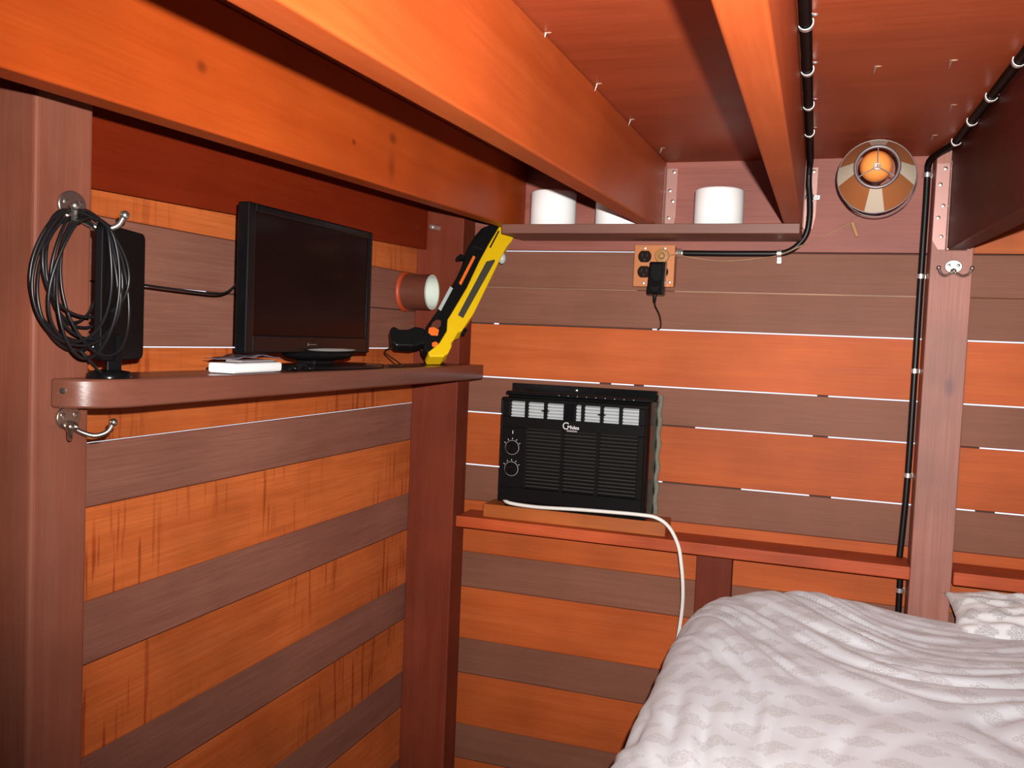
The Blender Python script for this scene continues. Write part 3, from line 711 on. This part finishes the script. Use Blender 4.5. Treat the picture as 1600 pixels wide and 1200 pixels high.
bc = Vector((1.0985, -.262, .1500))
MB().ball(Vector((1.0960, -.266, .1500)), .0315, 24, 16).build('bulb', M_bulb, lp, smooth=80)
MB().lathe([(.013, 0), (.016, .01), (.016, .055), (.020, .062)], bc - al * .100, al, n=20).build('lamp_socket', M_ringgrey, lp)
MB().tube(smooth_path([(1.1000, -.0035, .115), (1.1000, -.050, .112), tuple(bc - al * .102)], .01), .005, 10).build('arm', M_ringgrey, lp, smooth=60)
MB().lathe([(.030, 0), (.028, .008), (.010, .013)], (1.1000, -.0023, .115), (0, -1, 0), n=28).build('wall_plate', M_ringgrey, lp)
MB().tube(smooth_path([(1.098, -.016, .105), (1.085, -.008, .090), (1.0577, -.0055, .0708), (1.000, -.0055, .0400), (.9471, -.0260, .0130), (.90, -.0230, -.0080), (.8453, -.0070, -.0150), (.7699, -.0060, -.0215), (.6919, -.0100, -.0140), (.665, -.030, -.0100), (.650, -.054, -.0130), (.636, -.056, -.0155)], .008), .0014, 6).build('cord', M_tancord, lp, smooth=60)
MB().obox((1.0660, -.0085, .0550), (.36, 0, -.93), (0, 1, 0), (.93, 0, .36), .0190, .0050, .0042).build('tan_bar', M_tan, lp, smooth=0, bevel=.002)  # made-up tan bar standing in for a mark on the wall
pg = MB().lathe([(.0175, 0), (.0175, .006), (.0160, .008), (.008, .009), (.006, .016), (.002, .017)], (.6280, -.0474, -.0150), (0, -1, 0), n=28).build('plug', M_tan, lp)

# ================================================================== LEFT SHELF THINGS
ZS = zs1
# --- television (parallel to the wall)
tv = empty('television', (.13, -.80, ZS), 'small black flat television standing on the brown ledge', 'television')
ty0, ty1, tz0, tz1, tx = -1.0450, -.6350, -.2715, -.0300, .1500
mb = MB()
for q in ((ty0, ty0 + .020, tz0, tz1), (ty1 - .014, ty1, tz0, tz1), (ty0 + .020, ty1 - .014, tz1 - .014, tz1), (ty0 + .020, ty1 - .014, tz0, tz0 + .030)):
    mb.box(.128, tx, q[0], q[1], q[2], q[3])
mb.build('bezel', M_blackgloss, tv, smooth=0, bevel=.003, bseg=3)
MB().box(.134, .1468, ty0 + .018, ty1 - .012, tz0 + .028, tz1 - .012).build('screen', M_screen, tv, smooth=0)
MB().hexa([(.095, ty0 + .06, tz0 + .02), (.129, ty0 + .006, tz0 + .006), (.129, ty1 - .006, tz0 + .006), (.095, ty1 - .06, tz0 + .02), (.095, ty0 + .06, tz1 - .04), (.129, ty0 + .006, tz1 - .006), (.129, ty1 - .006, tz1 - .006), (.095, ty1 - .06, tz1 - .04)]).build('back_cover', M_black, tv, smooth=0, bevel=.004)
MB().box(.1500, .1504, -.862, -.835, tz0 + .0150, tz0 + .0156).build('brand_mark', M_mark, tv, smooth=0)
MB().box(.1500, .1504, -.863, -.8622, tz0 + .0125, tz0 + .0180).build('brand_mark', M_mark, tv, smooth=0)
# neck and base
mb = MB(); mb.ball((.132, -.795, -.2745), .1, 28, 10, (.42, 1.05, .13)); mb.build('neck', M_black, tv, smooth=60)
MB().ball((.160, -.795, -.2655), .1, 26, 6, (.22, .80, .030)).build('lint', M_lint, tv, smooth=60)
pl = []
for k in range(40):
    a = 2 * math.pi * k / 40
    pl.append((.125 + .064 * math.copysign(abs(math.cos(a)) ** .7, math.cos(a)), -.745 + .165 * math.copysign(abs(math.sin(a)) ** .8, math.sin(a))))
MB().prism(pl, (0, 0, 0), (1, 0, 0), (0, 1, 0), (0, 0, 1), ZS + .0006, ZS + .0075).build('base', M_blackgloss, tv, smooth=40, bevel=.002)
MB().box(.105, .145, -.83, -.76, ZS + .0070, -.262).build('stem', M_black, tv, smooth=0, bevel=.003)
# --- white box with film on top
wbx = empty('white_box', (.165, -1.04, ZS), 'small flat white plastic box lying on the ledge left of the television', 'box')
d1 = Vector((-.08, .997, 0)); d2 = Vector((.997, .08, 0))
MB().obox((.158, -1.052, ZS + .0090), d1, d2, (0, 0, 1), .0720, .0230, .0078).build('housing', M_white, wbx, smooth=0, bevel=.004, bseg=3)
MB().obox((.158, -1.052, ZS + .0008), d1, d2, (0, 0, 1), .060, .016, .0006).build('foot_strip', M_mark, wbx, smooth=0)
MB().obox((.150, -1.030, ZS + .0185), d1, d2, (0, 0, 1), .050, .0140, .0014).build('button_strip', M_mark, wbx, smooth=0, bevel=.0005)
mb = MB(); nn = 14
for i in range(nn):
    for j in range(5):
        y = -1.075 + .15 * i / (nn - 1); x = .095 + .050 * j / 4
        mb.v.append(Vector((x, y, ZS + .0205 + .006 * math.exp(-((i - 7) / 4) ** 2) + .004 * noise.noise((x * 60, y * 40, 0)))))
for i in range(nn - 1):
    for j in range(4):
        a = i * 5 + j; mb.f.append((a, a + 1, a + 6, a + 5))
fo = mb.build('plastic_film', M_film, wbx, smooth=60)
sd = fo.modifiers.new('solid', 'SOLIDIFY'); sd.thickness = .0008
# --- a few small black keys-like bits in front of the stand
kb = empty('earphone_bundle', (.18, -.925, ZS), 'tiny glossy black bundle of earphones beside the white box on the ledge', 'earphones')
MB().tube(smooth_path([(.172, -.955, ZS + .004), (.181, -.935, ZS + .009), (.176, -.915, ZS + .005), (.182, -.90, ZS + .004), (.174, -.925, ZS + .012), (.168, -.945, ZS + .005)], .003, closed=True), .0016, 6, closed=True).build('wire', M_cable, kb)
for q in ((.181, -.948, ZS + .0060), (.183, -.905, ZS + .0055)):
    MB().ball(q, .0055, 12, 8, (1, 1.3, .9)).build('earpiece', M_blackgloss, kb, smooth=80)
# --- indoor aerial: flat panel on a round foot
an = empty('indoor_antenna', (.158, -1.341, ZS), 'flat black indoor aerial panel on a round foot behind the coiled cable', 'antenna')
h_ = math.radians(-20); da = Vector((math.sin(h_), math.cos(h_), 0)); dn = Vector((math.cos(h_), -math.sin(h_), 0))
pc = Vector((.148, -1.313, -.1935))
pol = []
wv, hv, rc = .066, .086, .010
for (sx_, sz_, st_) in ((1, 1, 0), (-1, 1, 90), (-1, -1, 180), (1, -1, 270)):
    for k in range(6):
        a = math.radians(st_ + 90 * k / 5); pol.append((sx_ * (wv - rc) + rc * math.cos(a), sz_ * (hv - rc) + rc * math.sin(a)))
MB().prism(pol, pc, da, (0, 0, 1), dn, -.005, .005).build('panel', M_black, an, smooth=40, bevel=.0015)
MB().lathe([(.0275, 0.0006), (.0275, .0040), (.0245, .0085), (.012, .0105)], (.158, -1.341, ZS), (0, 0, 1), n=32).build('foot', M_blackgloss, an)
MB().obox((.157, -1.333, ZS + .030), (.5, .86, 0), (.86, -.5, 0), (0, 0, 1), .0095, .0040, .026).build('stem', M_blackgloss, an, smooth=0, bevel=.002)
lead = [(.158, -1.352, ZS + .006), (.172, -1.374, ZS + .010), (.178, -1.392, ZS + .022), (.170, -1.40, ZS + .035)]
MB().tube(smooth_path(lead, .004), .0020, 8).build('short_lead', M_cable, an)
MB().tube(smooth_path([(.112, -1.242, -.1780), (.085, -1.205, -.1745), (.08, -1.1476, -.1758), (.08, -1.09, -.1772), (.08, -1.03, -.1776), (.08, -1.000, -.1715), (.085, -.980, -.155), (.098, -.968, -.141)], .006), .0019, 8).build('signal_lead', M_cable, an, smooth=60)
# --- coiled cable on the upper hook
cpts = []
turns = 10
hooky, hookz = -1.372, -.1045
for t in range(turns):
    a_w = .044 + .034 * ((t * 37) % 11) / 10; b_h = .064 + .022 * ((t * 53) % 11) / 10
    yc = hooky - .020 + .012 * math.sin(t * 2.1); xo = .1500 + .0032 * ((t * 3) % 10)
    N_ = 26
    for k in range(N_):
        th = 2 * math.pi * k / N_
        sq = (1 - math.cos(th)) / 2
        y = yc + a_w * math.sin(th) * (.35 + .65 * sq ** .6) + (.022 * (sq ** .8)) * math.sin(t * 1.7) + .018 * math.copysign(1, math.sin(th)) * (1 - sq) * min(1, abs(math.sin(th)) * 2)
        z = hookz + .004 * (t % 3) - 2 * b_h * sq * (1.0 + .03 * math.sin(t))
        x = xo + .004 * math.sin(th * 2 + t) + .010 * sq * math.sin(t * 1.3)
        cpts.append((max(x, .1345), y, z))
coil = tag(MB().tube(smooth_path(cpts, .005), .0020, 8).build('coiled_cable', M_cable, smooth=60), 'thin black cable coiled in loops hanging from the upper left hook', 'cable')

# --- painted pipe end on the left wall
pe = empty('pipe_end', (0, -.19, -.125), 'short brown pipe with pale open end sticking out of the left wall', 'pipe')
o_ = (.0008, -.1865, -.1240)
MB().lathe([(.0505, 0), (.0515, .003), (.0495, .007), (.0450, .009)], o_, (1, 0, 0), n=40).build('sealant_ring', M_pipering, pe, smooth=70)
MB().lathe([(.0445, .002), (.0445, .0760), (.0405, .0760), (.0405, .002), (.0445, .002)], o_, (1, 0, 0), n=40, capa=False, capb=False).build('pipe', M_pipe, pe, smooth=60)
MB().lathe([(.0404, .030), (.0404, .0745), (.0420, .0768), (.0440, .0768), (.0440, .0778), (.0390, .0778), (.0380, .040), (.034, .030)], o_, (1, 0, 0), n=40, capa=True, capb=True).build('end_cap', M_pipein, pe, smooth=30)

# --- little steel stop on the corner post
st = empty('wall_peg', (.055, -.1208, .044), 'tiny shiny steel peg with ring on the corner post, above the brown pipe', 'peg')
MB().lathe([(.0145, 0), (.0145, .0010), (.0128, .0010)], (.0600, -.1208, .0440), (0, -1, 0), n=28).build('ring', M_post, st)
MB().lathe([(.0062, 0), (.0062, .022), (.0068, .022), (.0068, .030), (.005, .032)], (.0600, -.1212, .0440), (-.25, -1, 0), n=18).build('peg', M_chrome, st)

# ================================================================== SALT GUN
gB = Vector((.1700, -.3187, -.2900)); ga = Vector((.0757, .6412, .7636)); gn = Vector((.5257, -.6764, .5159)); gb = Vector((-.8473, -.3624, .3883))
gun = empty('toy_shotgun', (.165, -.32, ZS), 'yellow and black toy shotgun leaning in the corner on the ledge', 'toy gun')
def gp(poly, t0, t1, name, mat, parent=gun, bevel=.003):
    return MB().prism(poly, gB, ga, gb, gn, t0, t1).build(name, mat, parent, smooth=0, bevel=bevel)
yellow = [(.4547, .0114), (.4422, .0022), (.4531, -.0333), (.4089, -.0327), (.3849, -.0274), (.3282, -.025), (.1507, -.0221), (.0887, -.0136), (.0787, -.0069), (.059, -.0061), (.0449, -.0032), (.0346, -.0072), (.0145, -.0067), (-.0004, -.0002), (-.0163, .0286), (-.0073, .0371), (.0117, .0295), (.0305, .0225), (.07, .0193), (.1003, .0291), (.1223, .027), (.2115, .0204), (.3003, .0208), (.3656, .018), (.428, .0133)]
black = [(.4520, .0134), (.4467, .0201), (.4284, .0365), (.4069, .0515), (.3759, .0581), (.3267, .0621), (.2851, .0551), (.2356, .0537), (.1851, .0559), (.119, .0598), (.0903, .042), (.0778, .0371), (.0656, .0406), (.0610, .0514), (.061, .0576), (.0763, .0640), (.1100, .0690), (.0633, .0720), (.0338, .0654), (.0024, .0505), (-.0073, .0371), (.0117, .0255), (.0305, .0185), (.07, .0153), (.1003, .0251), (.1223, .023), (.2115, .0164), (.3003, .0168), (.3656, .014), (.428, .0093)]
black = [(.4520, .0134), (.4467, .0201), (.4284, .0365), (.4069, .0515), (.3759, .0581), (.3267, .0621), (.2851, .0551), (.2356, .0537), (.1851, .0559), (.119, .0598), (.0633, .0669), (.0338, .0654), (.0024, .0505), (-.0073, .0371), (.0117, .0255), (.0305, .0185), (.07, .0153), (.1003, .0251), (.1223, .023), (.2115, .0164), (.3003, .0168), (.3656, .014), (.428, .0093)]
yb = gp(yellow, -.020, .021, 'yellow_shell', M_yellow)
gp([(.3094, .0041), (.3278, -.013), (.321, -.015), (.1214, -.0032), (.1235, .0113)], .0205, .0222, 'grip_pad', M_inset, yb, .0006)
gp([(.4177, .0105), (.4191, .0064), (.355, .0087), (.356, .0127)], .0205, .0214, 'shell_slot', M_slot, yb, 0)
kb_ = gp(black, -.017, .017, 'black_body', M_gunblack)
gp([(.44, .018), (.41, .047), (.37, .053), (.335, .055), (.34, .024), (.39, .018)], .0165, .0215, 'sight_hood', M_gunblack, kb_, .002)
gp([(.3112, .0405), (.3098, .0333), (.2108, .0354), (.2147, .0426)], .0165, .0190, 'orange_stripe', M_orangepl, gun, .0006)
gp([(.3092, .0577), (.3095, .0712), (.2932, .0773), (.2885, .072), (.3023, .055)], -.006, .006, 'cocking_tab', M_gunblack, gun, .0012)
gp([(.1934, .0583), (.1915, .0497), (.1156, .0521), (.1186, .0605)], .0150, .0190, 'clear_hopper', M_clearg, gun, .0008)
gp([(.0903, .042), (.0883, .0518), (.0763, .0575), (.061, .0576), (.061, .0514), (.0656, .0406), (.0778, .0371)], .0165, .0176, 'guard_opening', M_pipe, gun, 0)
gp([(.0561, .0599), (.0636, .0503), (.0628, .0366), (.047, .0332), (.0401, .0472), (.0437, .0569)], .0165, .0205, 'trigger', M_orangepl, gun, .001)
gp([(.0215, .0384), (.029, .0323), (.0277, .0247), (.0165, .0252), (.0126, .034)], .0165, .0200, 'safety_button', M_orangepl, gun, .001)
gp([(.0142, .1398), (.022, .1349), (.0205, .1199), (.03, .1032), (.0459, .0911), (.0523, .0729), (.0468, .0603), (.0181, .0445), (.0106, .058), (-.0067, .0756), (-.0244, .1091), (-.0189, .1237)], -.0150, .0150, 'pistol_grip', M_gunblack, gun, .004)
q = gB + ga * .3587 + gb * -.0285
MB().ball(q, .0105, 14, 10, (1, 1, 1.4)).build('salt_cap', M_clearg, gun, smooth=80)
gp([(.112, -.018), (.092, -.012), (.094, -.024), (.106, -.026)], -.006, .006, 'pump_lug', M_gunblack, gun, .001)
q = gB + ga * -.0180 + gb * .112
MB().tube(smooth_path([tuple(q), tuple(q + Vector((-.012, -.028, -.014))), (.165, -.52, ZS + .0045), (.17, -.585, ZS + .0040)], .008), .0017, 6).build('lanyard', M_cable, gun)

# ================================================================== BED
bed = empty('bed', (1.37, -1.0, FLOOR_Z), 'raised bed against the plank wall, hidden under the patterned duvet', 'bed')
MB().box(.80, 1.98, -1.95, -.11, -1.10, -.905).build('mattress', M_mattress, bed, smooth=0, bevel=.05, bseg=4)
MB().box(.79, 1.99, -1.97, -.10, -1.32, -1.105).build('bed_frame', M_post, bed, smooth=0, bevel=.004)
for (x, y) in ((.84, -.15), (.84, -1.92), (1.94, -.15), (1.94, -1.92)):
    MB().box(x - .04, x + .04, y - .04, y + .04, FLOOR_Z, -1.32).build('leg', M_post, bed, smooth=0, bevel=.003)

def make_duvet():
    r = .115
    ix0, ix1, iy0, iy1 = .745 + r, 1.995 - r, -1.99 + r, -.105 - r
    ext = r * math.pi / 2 + .26
    nx, ny = 300, 360
    vs_, uvs, fs = [], [], []
    for j in range(ny + 1):
        q = iy0 - ext + (iy1 - iy0 + 2 * ext) * j / ny
        for i in range(nx + 1):
            p = ix0 - ext + (ix1 - ix0 + 2 * ext) * i / nx
            cx0, cy0 = min(max(p, ix0), ix1), min(max(q, iy0), iy1)
            dx, dy = p - cx0, q - cy0; e = math.hypot(dx, dy)
            # folds: long soft ridges running across the bed, slightly diagonal
            ang_ = -.22 + .7 * noise.noise((p * 1.3, q * 1.3, 6.0)); u_ = p * math.cos(ang_) + q * math.sin(ang_); v_ = -p * math.sin(ang_) + q * math.cos(ang_)
            wv_ = noise.noise((p * 2.0, q * 2.0, 3.1)) * .9
            f1 = noise.noise((u_ * 2.2, v_ * 11 + wv_, .3)); f2 = noise.noise((u_ * 3.4 + 5, v_ * 21 + wv_ * 1.5, 1.7)); f3 = noise.noise((u_ * 6 + 1, v_ * 42 + wv_ * 2, 4.2))
            k1 = .5 + .5 * noise.noise((p * 2.6, q * 2.6, 12)); k2 = .5 + .5 * noise.noise((p * 4, q * 4, 15)); h = .006 - .016 * math.exp(-(f1 / .15) ** 2) * k1 - .009 * math.exp(-(f2 / .17) ** 2) * k2 + .0040 * f1 + .0012 * f3 + .014 * noise.noise((p * 3, q * 3, 9)) + .004 * noise.noise((p * 9, q * 9, 2))
            dome = .030 * math.exp(-((p - 1.05) / .17) ** 2 - ((q + .2) / .28) ** 2) + .008 * math.exp(-((p - 1.3) / .5) ** 2) - .012
            zt = -.788 + dome
            if e < 1e-9: vs_.append((p, q, zt + h))
            else:
                n = Vector((dx / e, dy / e, 0))
                if e < r * math.pi / 2:
                    a = e / r
                    nn_ = n * math.sin(a) + Vector((0, 0, math.cos(a)))
                    v = Vector((cx0, cy0, zt - r)) + nn_ * (r + h * (1 - .45 * a / 1.57))
                else:
                    d = e - r * math.pi / 2
                    v = Vector((cx0, cy0, zt - r - d)) + n * (r + .55 * h + .012 * math.sin((p + q) * 34))
                v.y = min(v.y, -.092)
                v.x = min(v.x, 2.045)
                vs_.append(tuple(v))
            uvs.append((p, q))
    for j in range(ny):
        for i in range(nx):
            a = j * (nx + 1) + i; fs.append((a, a + 1, a + nx + 2, a + nx + 1))
    me = bpy.data.meshes.new('duvet'); c = Vector((1.37, -1.05, -.85))
    me.from_pydata([Vector(v) - c for v in vs_], [], fs)
    ul = me.uv_layers.new(name='UVMap')
    loops = [0] * len(me.loops); me.loops.foreach_get('vertex_index', loops)
    flat = []
    for vi in loops: flat += uvs[vi]
    ul.data.foreach_set('uv', flat)
    for p in me.polygons: p.use_smooth = True
    me.materials.append(M_duvet)
    o = bpy.data.objects.new('duvet', me); COL.objects.link(o); place(o, c)
    return o
tag(make_duvet(), 'rumpled white duvet with beige damask medallions over the bed', 'duvet')

def make_pillow():
    nx, ny = 60, 40; vs_, uvs, fs = [], [], []
    a_, b_, t_ = .27, .085, .046; c = Vector((1.560, -.176, -.775))
    for s_ in (1, -1):
        for j in range(ny + 1):
            for i in range(nx + 1):
                u = -1 + 2 * i / nx; v = -1 + 2 * j / ny
                hgt = ((1 - abs(u) ** 3.2) * (1 - abs(v) ** 2.4)) ** .5 if abs(u) < 1 and abs(v) < 1 else 0
                pin = 1 - .07 * (1 - abs(v)) ** 0.5 * (abs(u) ** 6); pin2 = 1 - .10 * (abs(v) ** 6) * (1 - abs(u)) ** .5
                w_ = .012 * noise.noise((u * 4, v * 3, 2 + s_)) + .009 * noise.noise((u * 9 + v * 3, v * 5, 7))
                vs_.append(c + Vector((a_ * u * pin, b_ * v * pin2, s_ * (t_ * hgt + w_ * hgt))))
                uvs.append((u * a_, v * b_))
    n0 = (nx + 1) * (ny + 1)
    for s_ in range(2):
        for j in range(ny):
            for i in range(nx):
                a = s_ * n0 + j * (nx + 1) + i; q = (a, a + 1, a + nx + 2, a + nx + 1)
                fs.append(q if s_ == 0 else tuple(reversed(q)))
    me = bpy.data.meshes.new('pillow'); me.from_pydata([v - c for v in vs_], [], fs)
    ul = me.uv_layers.new(name='UVMap'); loops = [0] * len(me.loops); me.loops.foreach_get('vertex_index', loops)
    flat = []
    for vi in loops: flat += uvs[vi]
    ul.data.foreach_set('uv', flat)
    import bmesh
    bm = bmesh.new(); bm.from_mesh(me); bmesh.ops.remove_doubles(bm, verts=bm.verts, dist=.0005); bm.to_mesh(me); bm.free()
    for p in me.polygons: p.use_smooth = True
    me.materials.append(M_pillow)
    o = bpy.data.objects.new('pillow', me); COL.objects.link(o); place(o, c); o.rotation_euler = (.35, 0, .02)
    return o
tag(make_pillow(), 'crumpled white pillow with grey print at the head of the bed', 'pillow')
